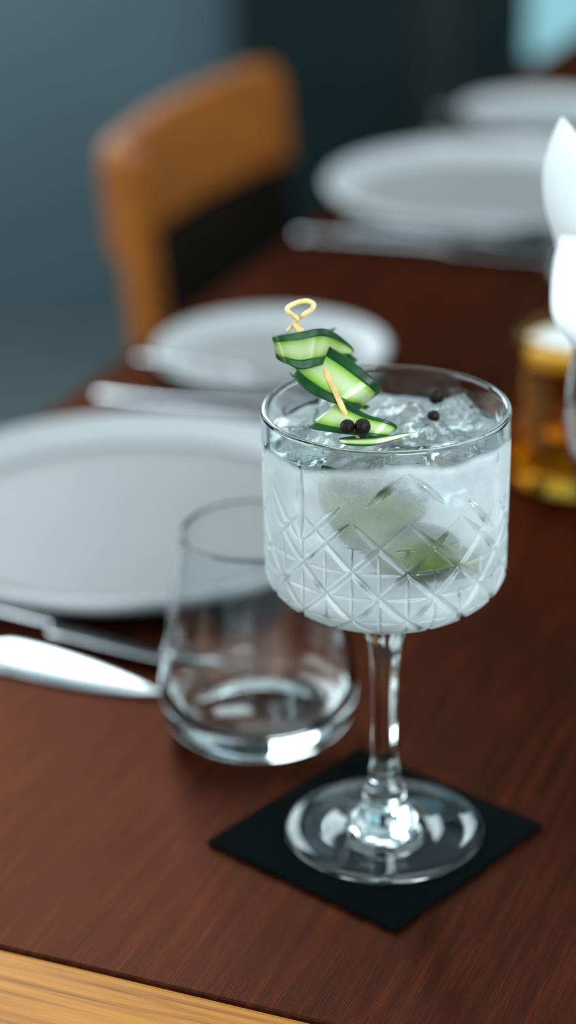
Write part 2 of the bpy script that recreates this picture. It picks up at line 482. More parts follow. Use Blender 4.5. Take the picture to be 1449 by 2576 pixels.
# ------------------------------------------------------------------ cocktail glass
GX, GY = 0.0377, 0.7651
CT = 0.0025                         # coaster thickness
ZC, Z0, R1, RT, ZT = 0.125, 0.104, 0.047, 0.0475, 0.19
NT = 768
def bowl_profile():
    """outer profile from the rim down to the base: arrays r, z, and arc length"""
    zs = np.linspace(ZT - 0.0015, ZC, 170)
    rs = np.interp(zs, [ZC, ZT], [R1, RT])
    a = np.linspace(0, PI / 2, 130)[1:]
    a = a[a < math.acos(0.0065 / R1)]
    r2 = R1 * np.cos(a); z2 = ZC - (ZC - Z0) * np.sin(a)
    r = np.concatenate([rs, r2]); z = np.concatenate([zs, z2])
    s = np.concatenate([[0], np.cumsum(np.hypot(np.diff(r), np.diff(z)))])
    return r, z, s
pr, pz, ps = bowl_profile()
dr = np.gradient(pr, ps); dz = np.gradient(pz, ps)
nr, nz_ = -dz, dr                       # outward normal in the (r, z) plane
TH = np.linspace(-PI, PI, NT, endpoint=False)
th, rr = np.meshgrid(TH, pr)            # rows = profile
zz = np.repeat(pz[:, None], NT, 1); ss = np.repeat(ps[:, None], NT, 1)
# row parameter t: 0 at the top nodes, 1, 2, 3 downwards (equal steps of arc length)
s_of_z = lambda zq: float(np.interp(-zq, -pz, ps))
sA = s_of_z(0.1515); DS = 0.0103
tt = (ss - sA) / DS
P_ = 2 * PI / 14
q1 = (th + 0.095) / P_ + tt / 2
q2 = (th + 0.095) / P_ - tt / 2
fr = lambda x: x - np.round(x)
rloc = np.maximum(rr, 0.004)
cosd = 0.5 * P_ * rloc / np.hypot(0.5 * P_ * rloc, DS)   # tilt of the cuts
unit = P_ * rloc * (DS / np.hypot(0.5 * P_ * rloc, DS))
top_t = -0.95
wid = 0.00155 * np.clip((tt - top_t) / 0.9, 0, 1) ** 0.6 * np.clip(rr / 0.026, 0.35, 1)
depth = np.zeros_like(rr); cut = np.zeros_like(rr)
for q in (q1, q2):
    dist = np.abs(fr(q)) * unit
    g = np.clip(1 - dist / np.maximum(wid, 1e-6), 0, 1) * (tt > top_t)
    depth = np.maximum(depth, 0.00165 * g * np.clip(wid / 0.00155, 0, 1)); cut = np.maximum(cut, (g > 0.0) * 1.0)
# four-pointed stars inside the diamonds
a_ = fr(q1 - 0.5); b_ = fr(q2 - 0.5)
ht = a_ + b_                # +-1 across the diamond's width
vt = (a_ - b_)              # +-1 across its height
okd = tt > 0.05
sx_ = np.abs(vt) * DS
wh = 0.00085 * np.clip(1 - (np.abs(ht) / 0.80) ** 2, 0, 1) * np.clip(rr / 0.03, 0.3, 1)
g = np.clip(1 - sx_ / np.maximum(wh, 1e-6), 0, 1) * okd * (np.abs(ht) < 0.8)
depth = np.maximum(depth, 0.00110 * g); cut = np.maximum(cut, g > 0)
sy_ = np.abs(ht) * P_ * rloc * 0.5
wv = 0.00085 * np.clip(1 - (np.abs(vt) / 0.80) ** 2, 0, 1) * np.clip(rr / 0.03, 0.3, 1)
g = np.clip(1 - sy_ / np.maximum(wv, 1e-6), 0, 1) * okd * (np.abs(vt) < 0.8)
depth = np.maximum(depth, 0.00110 * g); cut = np.maximum(cut, g > 0)
# long leaf-shaped cuts above the lattice
def leaf(t0, z0, t1, z1, w, dep):
    global depth, cut
    s0, s1 = s_of_z(z0), s_of_z(z1)
    dth = (th - t0 + PI) % (2 * PI) - PI
    x = dth * RT; y = ss - s0
    ex, ey = (t1 - t0) * RT, s1 - s0
    L = math.hypot(ex, ey)
    al = (x * ex + y * ey) / L; ac = np.abs(x * ey - y * ex) / L
    f = al / L
    ww = w * np.clip(4 * f * (1 - f), 0, 1) ** 0.8
    g = np.clip(1 - ac / np.maximum(ww, 1e-6), 0, 1) * ((f > 0) & (f < 1))
    depth = np.maximum(depth, dep * g); cut = np.maximum(cut, g > 0)
for k in (0, 4, 7, 11):
    o_ = k * P_
    leaf(-0.778 + o_, 0.1815, -0.786 + o_, 0.1500, 0.0024, 0.0019)
    leaf(-0.765 + o_, 0.1500, -0.415 + o_, 0.1668, 0.0018, 0.0015)
    leaf(-0.807 + o_, 0.1500, -1.157 + o_, 0.1668, 0.0018, 0.0015)
    leaf(-0.206 + o_, 0.1675, 0.103 + o_, 0.1812, 0.0018, 0.0015)
    leaf(-1.366 + o_, 0.1675, -1.675 + o_, 0.1812, 0.0018, 0.0015)
orr = rr - depth * nr[:, None]; ozz = zz - depth * nz_[:, None]
# condensation amount: clear band under the rim, misty below, thinner in front where it was wiped by the cold drink's cucumber
wav = 0.0016 * np.sin(2.1 * th + 0.6) + 0.0010 * np.sin(5.3 * th + 2) + 0.0006 * np.sin(11 * th)
edge = 0.1838 + wav - 0.0042 * (1 - np.cos(th))
fro = np.clip((edge - zz) / 0.0035, 0, 1)
fro = fro * fro * (3 - 2 * fro)
def patch(t0, z0, wt, wz, k):
    global fro
    fro = fro * (1 - k * np.exp(-((th - t0) / wt) ** 2 - ((zz - z0) / wz) ** 2))
patch(-0.02, 0.166, 0.42, 0.012, 0.68)
patch(0.22, 0.150, 0.34, 0.009, 0.72)
patch(0.33, 0.143, 0.24, 0.009, 0.84)
patch(-0.35, 0.158, 0.16, 0.010, 0.35)
patch(0.05, 0.137, 0.26, 0.006, 0.40)
nse = np.sin(6.1 * th + 300 * zz) * np.sin(9.7 * th - 210 * zz + 1)
face = np.clip((tt - 0.0) / 0.6, 0, 1)
fro = fro * np.where(cut > 0, 1 - 0.85 * np.clip(nse - 0.15, 0, 1) - 0.12, 1 - 0.26 * face)
vo = np.stack([orr * np.sin(th), -orr * np.cos(th), ozz], -1).reshape(-1, 3)
# rim bead and inner wall
wt_ = 0.0029
ri = [(RT - 0.00145 + 0.00145 * math.cos(q_), ZT - 0.0015 + 0.0015 * math.sin(q_)) for q_ in np.linspace(0.12, PI - 0.12, 11)] + [(RT - wt_, ZT - 0.0022)]
inner = [(RI_, z_) for z_, RI_ in [(z_, RT - wt_ - (ZT - z_) * 0.006) for z_ in np.linspace(ZT - 0.004, ZC + 0.001, 14)]]
RI = inner[-1][0]
ai = np.linspace(0, PI / 2, 22)[1:-1]
inner += [(RI * math.cos(x), ZC - (ZC - Z0 - 0.0052) * math.sin(x)) for x in ai]
rows_in = ri + inner
vi = np.concatenate([np.stack([r_ * np.sin(TH), -r_ * np.cos(TH), np.full(NT, z_)], -1) for r_, z_ in rows_in])
n_out = len(pr)
allv = np.concatenate([vo, vi, [[0, 0, Z0 + 0.0052], [0, 0, Z0]]])
faces = []
k = np.arange(NT); k2 = (k + 1) % NT
def strip(ra, rb):
    faces.extend(np.stack([ra * NT + k, ra * NT + k2, rb * NT + k2, rb * NT + k], -1).tolist())
for i in range(n_out - 1): strip(i, i + 1)
# rim: outer row 0 -> first rim row
for i in range(len(rows_in) - 1): strip(n_out + i, n_out + i + 1)
strip(0, n_out)
last = (n_out + len(rows_in) - 1) * NT
ci = len(vo) + len(vi)
for j in range(NT):
    faces.append((last + j, last + (j + 1) % NT, ci))
    faces.append(((n_out - 1) * NT + j, (n_out - 1) * NT + (j + 1) % NT, ci + 1))
me = pyd('bowl', allv, faces); fix(me)
fa = me.attributes.new('frost', 'FLOAT', 'POINT')
fv = np.zeros(len(allv)); fv[:len(vo)] = fro.reshape(-1)
fa.data.foreach_set('value', fv.astype(np.float32))
cg = empty('cocktail_glass', (GX, GY, CT))
tag(cg, 'stemmed cut-glass cocktail coupe with misted bowl standing on black coaster', 'glass')
bw = obj('bowl', me, M['bowl'], cg); bw.location = (0, 0, -CT)
bw['label'] = 'cut-glass bowl misted with condensation'
FOOT = 0.0409
stem = [(0, 0.0150), (0.0060, 0.0152), (0.0082, 0.0170), (0.0086, 0.0195), (0.0083, 0.0225), (0.0070, 0.0262), (0.0064, 0.0285), (0.0066, 0.0305), (0.0062, 0.0330), (0.0056, 0.038), (0.0054, 0.050), (0.0056, 0.066), (0.0060, 0.080), (0.0068, 0.089), (0.0080, 0.0945), (0.0092, 0.0990), (0.0100, 0.1030), (0.0098, 0.1046), (0, 0.1046)]
pS = spline(stem[1:-2], 90)
# faceted stem: eight flutes fading towards the knob
vs, fs = [], []
ns = 96
for (r_, z_) in pS:
    fl = np.clip((z_ - 0.033) / 0.01, 0, 1)
    for j in range(ns):
        a = 2 * PI * j / ns
        f = 1 - 0.055 * fl * (abs(math.cos(4 * a + 0.4)) ** 3)
        vs.append((r_ * f * math.sin(a), -r_ * f * math.cos(a), z_ - CT))
nr_ = len(pS)
for i in range(nr_ - 1):
    for j in range(ns): fs.append((i * ns + j, i * ns + (j + 1) % ns, (i + 1) * ns + (j + 1) % ns, (i + 1) * ns + j))
fs.append(tuple(range(ns))[::-1]); fs.append(tuple((nr_ - 1) * ns + j for j in range(ns)))
me = pyd('stem', vs, fs); fix(me)
obj('stem', me, M['glass'], cg)
foot = [(0, 0.0007), (0.018, 0.0005), (0.030, 0.0002), (FOOT - 0.0016, 0), (FOOT - 0.0004, 0.0005), (FOOT, 0.0013), (FOOT - 0.0005, 0.0021), (FOOT - 0.0018, 0.0025), (0.034, 0.0027), (0.026, 0.0032), (0.019, 0.0042), (0.0145, 0.0060), (0.0118, 0.0085), (0.0102, 0.0108), (0.0092, 0.0126), (0.0078, 0.0136), (0, 0.0138)]
obj('foot', lathe('foot', foot, 128), M['glass'], cg)

# the drink
LZ = 0.1785
lr = RI + 0.00015
dk = []
for z_ in np.linspace(LZ + 0.0012, ZC + 0.001, 10): dk.append((RT - wt_ - (ZT - z_) * 0.006 + 0.00015, z_))
dk[0] = (dk[0][0], LZ + 0.0003)
for x in ai: dk.append((lr * math.cos(x), ZC - (ZC - Z0 - 0.0052) * math.sin(x) - 0.0001))
rings = [(dk[0][0] - 0.0012, LZ + 0.0001)] + [(r_, LZ) for r_ in np.linspace(dk[0][0] - 0.003, 0.002, 24)]
prof = [(0, LZ)] + rings[::-1] + dk + [(0, Z0 + 0.0051)]
me = lathe('drink', prof, 128)
for v_ in me.vertices:
    if v_.co.z > LZ - 0.0002 and math.hypot(v_.co.x, v_.co.y) < 0.0425:
        x, y = v_.co.x * 1000, v_.co.y * 1000
        v_.co.z += 0.00045 * (math.sin(x * .31 + 1.3 * math.sin(y * .17)) + math.sin(y * .37 + x * .11) + 0.6 * math.sin(x * .8 - y * .6))
dkobj = obj('drink', me, M['liquid']); dkobj.location = (GX, GY, 0)
tag(dkobj, 'clear icy drink filling the misted cut-glass bowl', 'drink')

# ice cubes
def ice_mesh(seed, s):
    r2 = random.Random(seed)
    bm = bmesh.new()
    bmesh.ops.create_cube(bm, size=1.0)
    bmesh.ops.subdivide_edges(bm, edges=list(bm.edges), cuts=5, use_grid_fill=True)
    ph = [r2.uniform(0, 6) for _ in range(6)]
    for v_ in bm.verts:
        p = v_.co
        q = p.normalized() * 0.60
        p = p.lerp(q, 0.42)
        p += Vector((math.sin(p.y * 7 + ph[0]) + math.sin(p.z * 9 + ph[1]), math.sin(p.z * 7 + ph[2]) + math.sin(p.x * 9 + ph[3]), math.sin(p.x * 7 + ph[4]) + math.sin(p.y * 9 + ph[5]))) * 0.035
        v_.co = p * s
    bmesh.ops.recalc_face_normals(bm, faces=bm.faces)
    me = bpy.data.meshes.new('ice_cube'); bm.to_mesh(me); bm.free()
    return me
ICE = [  # px, py, Y, size, dz, label
    (1150, 1085, 0.742, 0.0190, 'rounded ice cube breaking the surface at the right of the drink'),
    (1010, 1010, 0.783, 0.0180, 'ice cube at the back of the drink right of the cucumber skewer'),
    (1075, 1055, 0.768, 0.0170, 'ice cube in the middle of the drink below the single black berry'),
    (1150, 1020, 0.788, 0.0160, 'ice cube behind the others at the right rear of the drink'),
    (760, 1060, 0.760, 0.0170, 'ice cube at the left of the drink beside the lowest cucumber fold'),
    (1030, 1110, 0.738, 0.0165, 'ice cube at the front of the drink under the cucumber tip'),
    (840, 1010, 0.790, 0.0160, 'ice cube at the back of the drink behind the skewer')]
for i, (px, py, Y, s, lb) in enumerate(ICE):
    p = at(px, py, Y)
    o = obj('ice_cube', ice_mesh(20 + i, s), M['ice'])
    zt = LZ + 0.0035 - s * 0.5
    o.location = (p.x, Y, zt)
    o.rotation_euler = (R_.uniform(-.35, .35), R_.uniform(-.35, .35), R_.uniform(0, 3))
    tag(o, lb, 'ice', 'ice cubes in the drink')

# ------------------------------------------------------------------ cucumber ribbons
def ribbon(name, L, Rr, label, n=150, m_=22, thick=0.0010, peel_l=0.17, peel_r=0.17, fm='flesh'):
    """a peeled strip between two edge curves; the flesh is the thing, the green skin edges are its parts"""
    A = spline(L, n); B = spline(Rr, n)
    def sheet(nm, t0, t1, mm_, k, parent=None, grow=0.0):
        ts = np.linspace(t0, t1, k)
        G = A[:, None, :] * (1 - ts[None, :, None]) + B[:, None, :] * ts[None, :, None]
        du = np.gradient(G, axis=0); dv = (B - A)[:, None, :] + 0 * G
        nn = np.cross(du, dv); nn /= np.maximum(np.linalg.norm(nn, axis=-1, keepdims=True), 1e-9)
        h = thick / 2 + grow
        V = np.concatenate([(G + nn * h).reshape(-1, 3), (G - nn * h).reshape(-1, 3)])
        K = n * k
        F_ = []
        idx = lambda i, j, s_: s_ * K + i * k + j
        for i in range(n - 1):
            for j in range(k - 1):
                F_.append((idx(i, j, 0), idx(i, j + 1, 0), idx(i + 1, j + 1, 0), idx(i + 1, j, 0)))
                F_.append((idx(i, j, 1), idx(i + 1, j, 1), idx(i + 1, j + 1, 1), idx(i, j + 1, 1)))
            for j in (0, k - 1): F_.append((idx(i, j, 0), idx(i + 1, j, 0), idx(i + 1, j, 1), idx(i, j, 1)))
        for j in range(k - 1):
            for i in (0, n - 1): F_.append((idx(i, j, 0), idx(i, j + 1, 0), idx(i, j + 1, 1), idx(i, j, 1)))
        me = pyd(nm, V, F_); fix(me)
        aa = me.attributes.new('across', 'FLOAT', 'POINT')
        val = np.tile(np.abs(ts - 0.5) / (0.5 - min(peel_l, peel_r)), n)
        aa.data.foreach_set('value', np.concatenate([val, val]).astype(np.float32))
        return obj(nm, me, mm_, parent, world=parent is not None)
    o = empty(name, tuple(A[0]))
    tag(o, label, 'cucumber')
    sheet('flesh', peel_l, 1 - peel_r, M[fm], m_, o)
    sheet('peel', 0.0, peel_l, M['peel'], 6, o, 0.0001)
    sheet('peel', 1 - peel_r, 1.0, M['peel'], 6, o, 0.0001)
    return o
def yb(py): return 0.750 + (1100 - py) * 8e-5
def pt(px, py, d): return tuple(at(px, py, yb(py) + d))
top = [((846, 824), (812, 868), .020), ((800, 834), (770, 880), .019), ((735, 838), (722, 888), .016), ((690, 846), (698, 898), .008),
       ((700, 846), (720, 914), .001), ((752, 836), (757, 928), .001), ((815, 827), (800, 920), .002), ((862, 852), (842, 902), .005), ((888, 880), (878, 894), .010), ((862, 892), (835, 905), .016)]
top = [(a, b, d + q) for (a, b, d), q in zip(top, (-.004, -.004, -.005, -.006, -.006, -.006, -.005, .002, .002, .002))]
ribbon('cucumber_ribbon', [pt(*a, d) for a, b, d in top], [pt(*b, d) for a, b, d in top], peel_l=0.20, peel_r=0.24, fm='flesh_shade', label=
       'green cucumber ribbon, coloured as in shade, folded at the top of the skewer under the knot')
mid = [((900, 905), (850, 975), .016), ((850, 868), (770, 950), .016), ((822, 862), (733, 940), .008), ((828, 872), (742, 955), .001), ((868, 896), (778, 985), -.002),
       ((915, 932), (822, 1008), -.003), ((948, 962), (862, 1020), -.002), ((956, 980), (892, 1022), .004), ((930, 1000), (900, 1030), .010), ((890, 1000), (880, 1035), .013)]
ribbon('cucumber_ribbon', [pt(*a, d) for a, b, d in mid], [pt(*b, d) for a, b, d in mid], peel_l=0.21, peel_r=0.19, label=
       'large pale green cucumber ribbon with dark peel edges in the middle of the skewer')
low = [((930, 1022), (870, 1062), .016), ((885, 1005), (800, 1068), .012), ((868, 1004), (776, 1074), .004), ((890, 1024), (820, 1084), -.001),
       ((930, 1046), (880, 1092), -.004), ((975, 1058), (940, 1098), -.005), ((997, 1072), (970, 1098), -.002), ((975, 1086), (940, 1102), .004), ((910, 1098), (872, 1106), .004), ((858, 1104), (852, 1112), .000),
       ((880, 1104), (878, 1120), -.004), ((950, 1100), (938, 1121), -.005), ((1010, 1090), (1000, 1106), -.004), ((1045, 1087), (1043, 1092), -.003)]
low = [(a, b, d - .003) for a, b, d in low]
ribbon('cucumber_ribbon', [pt(*a, d) for a, b, d in low], [pt(*b, d) for a, b, d in low],
       'lowest cucumber ribbon dipping into the drink with two black berries on it', n=200)
def sub(name, E_, label, off):
    L = []; Q = []
    for (a, b, d) in E_:
        L.append(tuple(at(*a, d))); Q.append(tuple(at(*b, d)))
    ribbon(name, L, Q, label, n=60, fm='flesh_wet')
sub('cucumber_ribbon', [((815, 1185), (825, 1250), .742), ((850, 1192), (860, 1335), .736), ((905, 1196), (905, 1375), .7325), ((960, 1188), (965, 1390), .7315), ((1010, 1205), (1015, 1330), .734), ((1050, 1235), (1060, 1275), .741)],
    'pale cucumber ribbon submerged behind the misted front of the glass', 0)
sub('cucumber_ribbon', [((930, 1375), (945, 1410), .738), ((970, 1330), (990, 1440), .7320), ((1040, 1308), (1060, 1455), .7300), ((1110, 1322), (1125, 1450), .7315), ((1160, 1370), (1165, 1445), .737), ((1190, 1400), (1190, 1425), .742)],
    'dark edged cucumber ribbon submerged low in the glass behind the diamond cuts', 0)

# skewer with knotted loop
sk = empty('skewer', tuple(at(908, 1112, 0.743)))
tag(sk, 'thin bamboo cocktail skewer with knotted loop holding the folded cucumber', 'skewer')
obj('shaft', tube('shaft', [at(908, 1112, 0.743), at(887, 1080, 0.7490), at(860, 1022, 0.7510), at(843, 985, 0.7552), at(822, 942, 0.7604), at(805, 910, 0.7660), at(742, 815, 0.7750)], [0.0004, 0.0011, 0.0012, 0.0012], 10, 40), M['bamboo'], sk, world=True)
kn = [(722, 834, .777), (738, 815, .776), (748, 802, .774), (730, 788, .775), (722, 776, .778), (740, 764, .780), (768, 757, .780), (788, 764, .778), (784, 778, .775), (766, 790, .774), (748, 804, .777), (744, 816, .777), (762, 832, .776)]
obj('knot', tube('knot', [at(*q) for q in kn], [0.0006, 0.0009, 0.0010, 0.0009, 0.0009, 0.0010, 0.0010, 0.0009, 0.0009, 0.0006], 10, 90), M['bamboo_knot'], sk, world=True)

# berries
def berry(loc, r_, seed, label):
    r2 = random.Random(seed)
    bm = bmesh.new()
    bmesh.ops.create_icosphere(bm, subdivisions=4, radius=1.0)
    ph = [r2.uniform(0, 6) for _ in range(3)]
    for v_ in bm.verts:
        p = v_.co
        w_ = math.sin(p.x * 9 + ph[0] + 2 * math.sin(p.y * 5)) * math.sin(p.y * 8 + ph[1]) * math.sin(p.z * 9 + ph[2])
        v_.co = p * (1 + 0.05 * w_) * r_
        if p.y < -0.72: v_.co.y = -0.72 * r_ + (v_.co.y + 0.72 * r_) * -0.35      # dimple
    me = bpy.data.meshes.new('berry'); bm.to_mesh(me); bm.free()
    o = obj('berry', me, M['berry']); o.location = loc
    o.rotation_euler = (r2.uniform(-.4, .2), 0, r2.uniform(-.5, .5))
    bm = bmesh.new(); bmesh.ops.create_icosphere(bm, subdivisions=2, radius=r_ * 0.30)
    for v_ in bm.verts: v_.co.y *= 0.4
    me2 = bpy.data.meshes.new('calyx'); bm.to_mesh(me2); bm.free()
    c_ = obj('calyx', me2, M['berry_core'], o); c_.location = (0, -r_ * 0.62, 0)
    tag(o, label, 'berry', 'black berries in the drink')
berry(at(874, 1073, yb(1073) - .0105), 0.0027, 1, 'left one of two black berries touching on the lowest cucumber fold')
berry(at(912, 1073, yb(1073) - .0105), 0.0030, 2, 'right one of two black berries touching on the lowest cucumber fold')
berry(at(1098, 997, 0.7945), 0.0033, 3, 'single black berry on the ice near the back rim')
berry(at(1090, 1047, 0.770), 0.0024, 4, 'small brown berry sunk among the ice right of the cucumber')

# ------------------------------------------------------------------ coaster
co = obj('coaster', boxme('coaster', (0.0985, 0.0985, CT), (0, 0, CT / 2), 0.0007), M['coaster'], smooth=False)
co.location = (0.0342, 0.7650, 0); co.rotation_euler = (0, 0, math.radians(-41.4))
tag(co, 'square black felt coaster under the cocktail glass', 'coaster')

# ------------------------------------------------------------------ place settings
D3 = Vector((0.253, 0.66, 0))
def make_plate(name, R, wr, hh, th_):
    o = empty(name)
    rim = [(wr, 0.0045), (wr + (R - wr) * 0.35, hh * 0.36), (R - th_ * 0.9, hh - 0.0010), (R - th_ * 0.62, hh), (R - th_ * 0.25, hh - 0.0003), (R, hh - 0.0022), (R - 0.0012, hh - 0.0058), (R - 0.0040, hh - 0.0075), (wr + (R - wr) * 0.35, hh * 0.36 - 0.0028), (wr * 0.96, 0.0006), (wr * 0.90, 0.0), (wr * 0.86, 0.0006)]
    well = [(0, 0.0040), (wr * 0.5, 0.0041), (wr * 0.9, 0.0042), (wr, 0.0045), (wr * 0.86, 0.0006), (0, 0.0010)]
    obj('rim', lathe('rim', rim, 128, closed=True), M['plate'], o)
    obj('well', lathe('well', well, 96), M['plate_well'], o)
    return o
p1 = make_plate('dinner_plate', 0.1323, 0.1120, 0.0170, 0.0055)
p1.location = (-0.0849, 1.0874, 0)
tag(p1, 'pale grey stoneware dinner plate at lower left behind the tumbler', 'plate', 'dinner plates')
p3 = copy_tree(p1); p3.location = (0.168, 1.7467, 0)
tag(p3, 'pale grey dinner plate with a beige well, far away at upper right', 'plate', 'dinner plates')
b1 = make_plate('side_plate', 0.0774, 0.0600, 0.0140, 0.0045)
b1.location = (-0.0093, 1.3463, 0)
tag(b1, 'small pale side plate behind the skewer, in front of the wooden chair', 'plate', 'side plates')
b3 = copy_tree(b1); b3.location = Vector((-0.0093, 1.3463, 0)) + D3
tag(b3, 'small side plate farthest away at the top right, behind the beige dinner plate', 'plate', 'side plates')

def flat_loft(name, st, th_, n=60, prof=8, drop=None):
    """st: (x, half width left, half width right, z, thickness factor) stations along local +x"""
    P = spline(st, n)
    vs, fs = [], []
    for (x, a, b, z, k_) in P:
        for j in range(prof):
            an = 2 * PI * j / prof
            c_, s_ = math.cos(an), math.sin(an)
            vs.append((x, (a if c_ > 0 else b) * c_, z + th_ * k_ * 0.5 * s_))
    for i in range(n - 1):
        for j in range(prof): fs.append((i * prof + j, i * prof + (j + 1) % prof, (i + 1) * prof + (j + 1) % prof, (i + 1) * prof + j))
    fs.append(tuple(range(prof))); fs.append(tuple((n - 1) * prof + j for j in range(prof)))
    me = pyd(name, vs, fs); fix(me)
    return me
def make_knife(name, L=0.215, bl=0.105, bw=0.0105, ht=0.0062):
    o = empty(name)
    h = L - bl
    obj('handle', flat_loft('handle', [(0, .002, .002, .0035, .5), (.004, .0055, .0055, .0035, .9), (h * .4, .0058, .0058, .0038, 1), (h * .8, .0046, .0046, .0040, 1), (h, .0042, .0042, .0040, .9)], ht, 40, 12), M['steel'], o)
    obj('blade', flat_loft('blade', [(h - .002, .0038, .0038, .0040, 1.6), (h + .003, .0045, .0060, .0038, 1.2), (h + .009, .55 * bw, bw, .0034, 1), (h + bl * .30, .62 * bw, bw, .0030, 1), (h + bl * .58, .56 * bw, bw * .86, .0026, 1), (h + bl * .82, .36 * bw, bw * .52, .0023, 1), (h + bl * .95, .16 * bw, bw * .22, .0020, 1), (h + bl, .0004, .0004, .0018, .6)], 0.0020, 60, 12), M['steel'], o)
    return o
def make_fork(name, L=0.20):
    o = empty(name)
    obj('handle', flat_loft('handle', [(0, .002, .002, .003, .5), (.005, .0075, .0075, .003, 1), (.05, .0055, .0055, .0035, 1), (.10, .0032, .0032, .006, 1.2), (.135, .0034, .0034, .010, 1.2), (.146, .0085, .0085, .0085, .9), (.158, .0122, .0122, .0055, .8), (.166, .0122, .0122, .0042, .8)], 0.0030, 60, 12), M['steel'], o)
    for k_ in range(4):
        y = -0.0103 + 0.00687 * k_
        me = flat_loft('tine', [(.164, .0018, .0018, .0044, 1), (.178, .0015, .0015, .0040, 1), (.192, .0011, .0011, .0060, .9), (.200, .0004, .0004, .0085, .6)], 0.0024, 14, 8)
        t_ = obj('tine', me, M['steel'], o); t_.location = (0, y, 0)
    return o
def aim(o, tip, direction, L, z=0.0, roll=0.0):
    d = Vector(direction).normalized()
    base = Vector(tip) - d * L
    o.location = (base.x, base.y, z)
    o.rotation_euler = (roll, 0, math.atan2(d.y, d.x))
KD = (0.080, -0.046, 0)
k1 = make_knife('table_knife', 0.215, 0.098, 0.0165); aim(k1, (-0.0600, 0.8890, 0), KD, 0.215, roll=0.105)
tag(k1, 'polished table knife with bright blade nearest the table end, left of the tumbler', 'knife', 'table knives')
k2 = copy_tree(k1); aim(k2, (-0.0330, 0.9095, 0), KD, 0.215, roll=-0.27)
tag(k2, 'polished knife reflecting dark between the near dinner plate and the bright knife', 'knife', 'table knives')
k3 = copy_tree(k1); aim(k3, Vector((-0.0600, 0.8890, 0)) + D3 + Vector((0.022, 0.014, 0)), (0.9245, -0.32, 0), 0.215, roll=-0.2)
tag(k3, 'blurred knife lying in front of the beige far dinner plate, nearer one', 'knife', 'table knives')
k4 = copy_tree(k1); aim(k4, Vector((-0.0270, 0.9065, 0)) + D3 + Vector((0.03, 0.018, 0)), (0.9245, -0.30, 0), 0.215, roll=-0.25)
tag(k4, 'blurred knife lying closest to the beige far dinner plate', 'knife', 'table knives')
f1 = make_fork('table_fork'); aim(f1, (0.0670, 1.2130, 0), (0.927, -0.375, 0), 0.20, roll=-0.10)
tag(f1, 'silver fork lying between near dinner plate and small side plate', 'fork', 'table forks')
f3 = copy_tree(f1); aim(f3, Vector((0.0670, 1.2130, 0)) + D3, (0.927, -0.375, 0), 0.20)
tag(f3, 'silver fork lying between the far dinner plate and farthest side plate', 'fork', 'table forks')
def butter(tip, d, label, copy=None):
    o = copy_tree(copy) if copy else make_knife('butter_knife', 0.140, 0.065, 0.0090, 0.0026)
    aim(o, tip, d, 0.140, z=0.0128, roll=-0.26 if copy is None else 0.0)
    tag(o, label, 'knife', 'butter knives')
    return o
bk = butter((0.0297, 1.2555, 0), (0.895, -0.446, 0), 'butter knife resting across the rim of the small side plate by the skewer')
butter(Vector((0.0200, 1.2700, 0)) + D3, (0.895, -0.446, 0), 'shiny butter knife resting across the farthest side plate', bk)

def make_tumbler(name):
    o = empty(name)
    outer = [(0, 0.0012), (0.020, 0.0010), (0.031, 0.0), (0.0365, 0.0012), (0.0405, 0.0050), (0.0432, 0.0110), (0.0442, 0.0190), (0.0440, 0.028), (0.0425, 0.042), (0.0398, 0.058), (0.0368, 0.075), (0.0338, 0.090), (0.0326, 0.0960)]
    top_ = [(0.03250, 0.0969), (0.03205, 0.0972), (0.03160, 0.0969)]
    inn = [(0.03155, 0.0955), (0.0327, 0.089), (0.0355, 0.074), (0.0381, 0.0575), (0.0407, 0.0415), (0.0418, 0.030), (0.0414, 0.0225), (0.0395, 0.0165), (0.0360, 0.0130), (0.030, 0.0115), (0, 0.0108)]
    ou = [tuple(x) for x in spline(outer[1:], 60)]
    ii = [tuple(x) for x in spline(inn[:-1], 60)]
    g = obj('wall', lathe('wall', [(0, 0.0012)] + ou + top_ + ii + [(0, 0.0108)], 128), M['glass'], o)
    return o
t1 = make_tumbler('tumbler'); t1.location = (-0.0145, 0.8610, 0)
tag(t1, 'empty stemless clear tumbler with heavy base left of the cocktail glass', 'glass', 'water tumblers')
t3 = copy_tree(t1); t3.location = Vector((-0.0145, 0.8610, 0)) + D3
tag(t3, 'blurred clear tumbler at the right edge near the far dinner plate', 'glass', 'water tumblers')

# amber glass
am = empty('candle_holder', (0.1640, 1.145, 0))
tag(am, 'small amber glass candle holder filled with white wax behind the cocktail glass at right', 'candle holder')
ap = [(0, 0.001), (0.028, 0.0), (0.0345, 0.002), (0.0370, 0.008), (0.0375, 0.020), (0.0350, 0.038), (0.0325, 0.055), (0.0330, 0.075), (0.0340, 0.086), (0.0330, 0.089), (0.0312, 0.087), (0.0298, 0.075), (0.0290, 0.055), (0.0312, 0.038), (0.0325, 0.022), (0.0300, 0.013), (0.022, 0.010), (0, 0.0095)]
obj('body', lathe('body', [(0, 0.001)] + [tuple(x) for x in spline(ap[1:-1], 70)] + [(0, 0.0095)], 96), M['amber'], am)

obj('wax', lathe('wax', [(0, 0.0735), (0.0285, 0.0735), (0.0292, 0.075), (0.0296, 0.081), (0.0285, 0.0825), (0.020, 0.0815), (0, 0.081)], 64), M['wax'], am)
obj('wick', lathe('wick', [(0, 0.080), (0.0008, 0.080), (0.0007, 0.088), (0, 0.0885)], 12), M['chair_dark'], am)

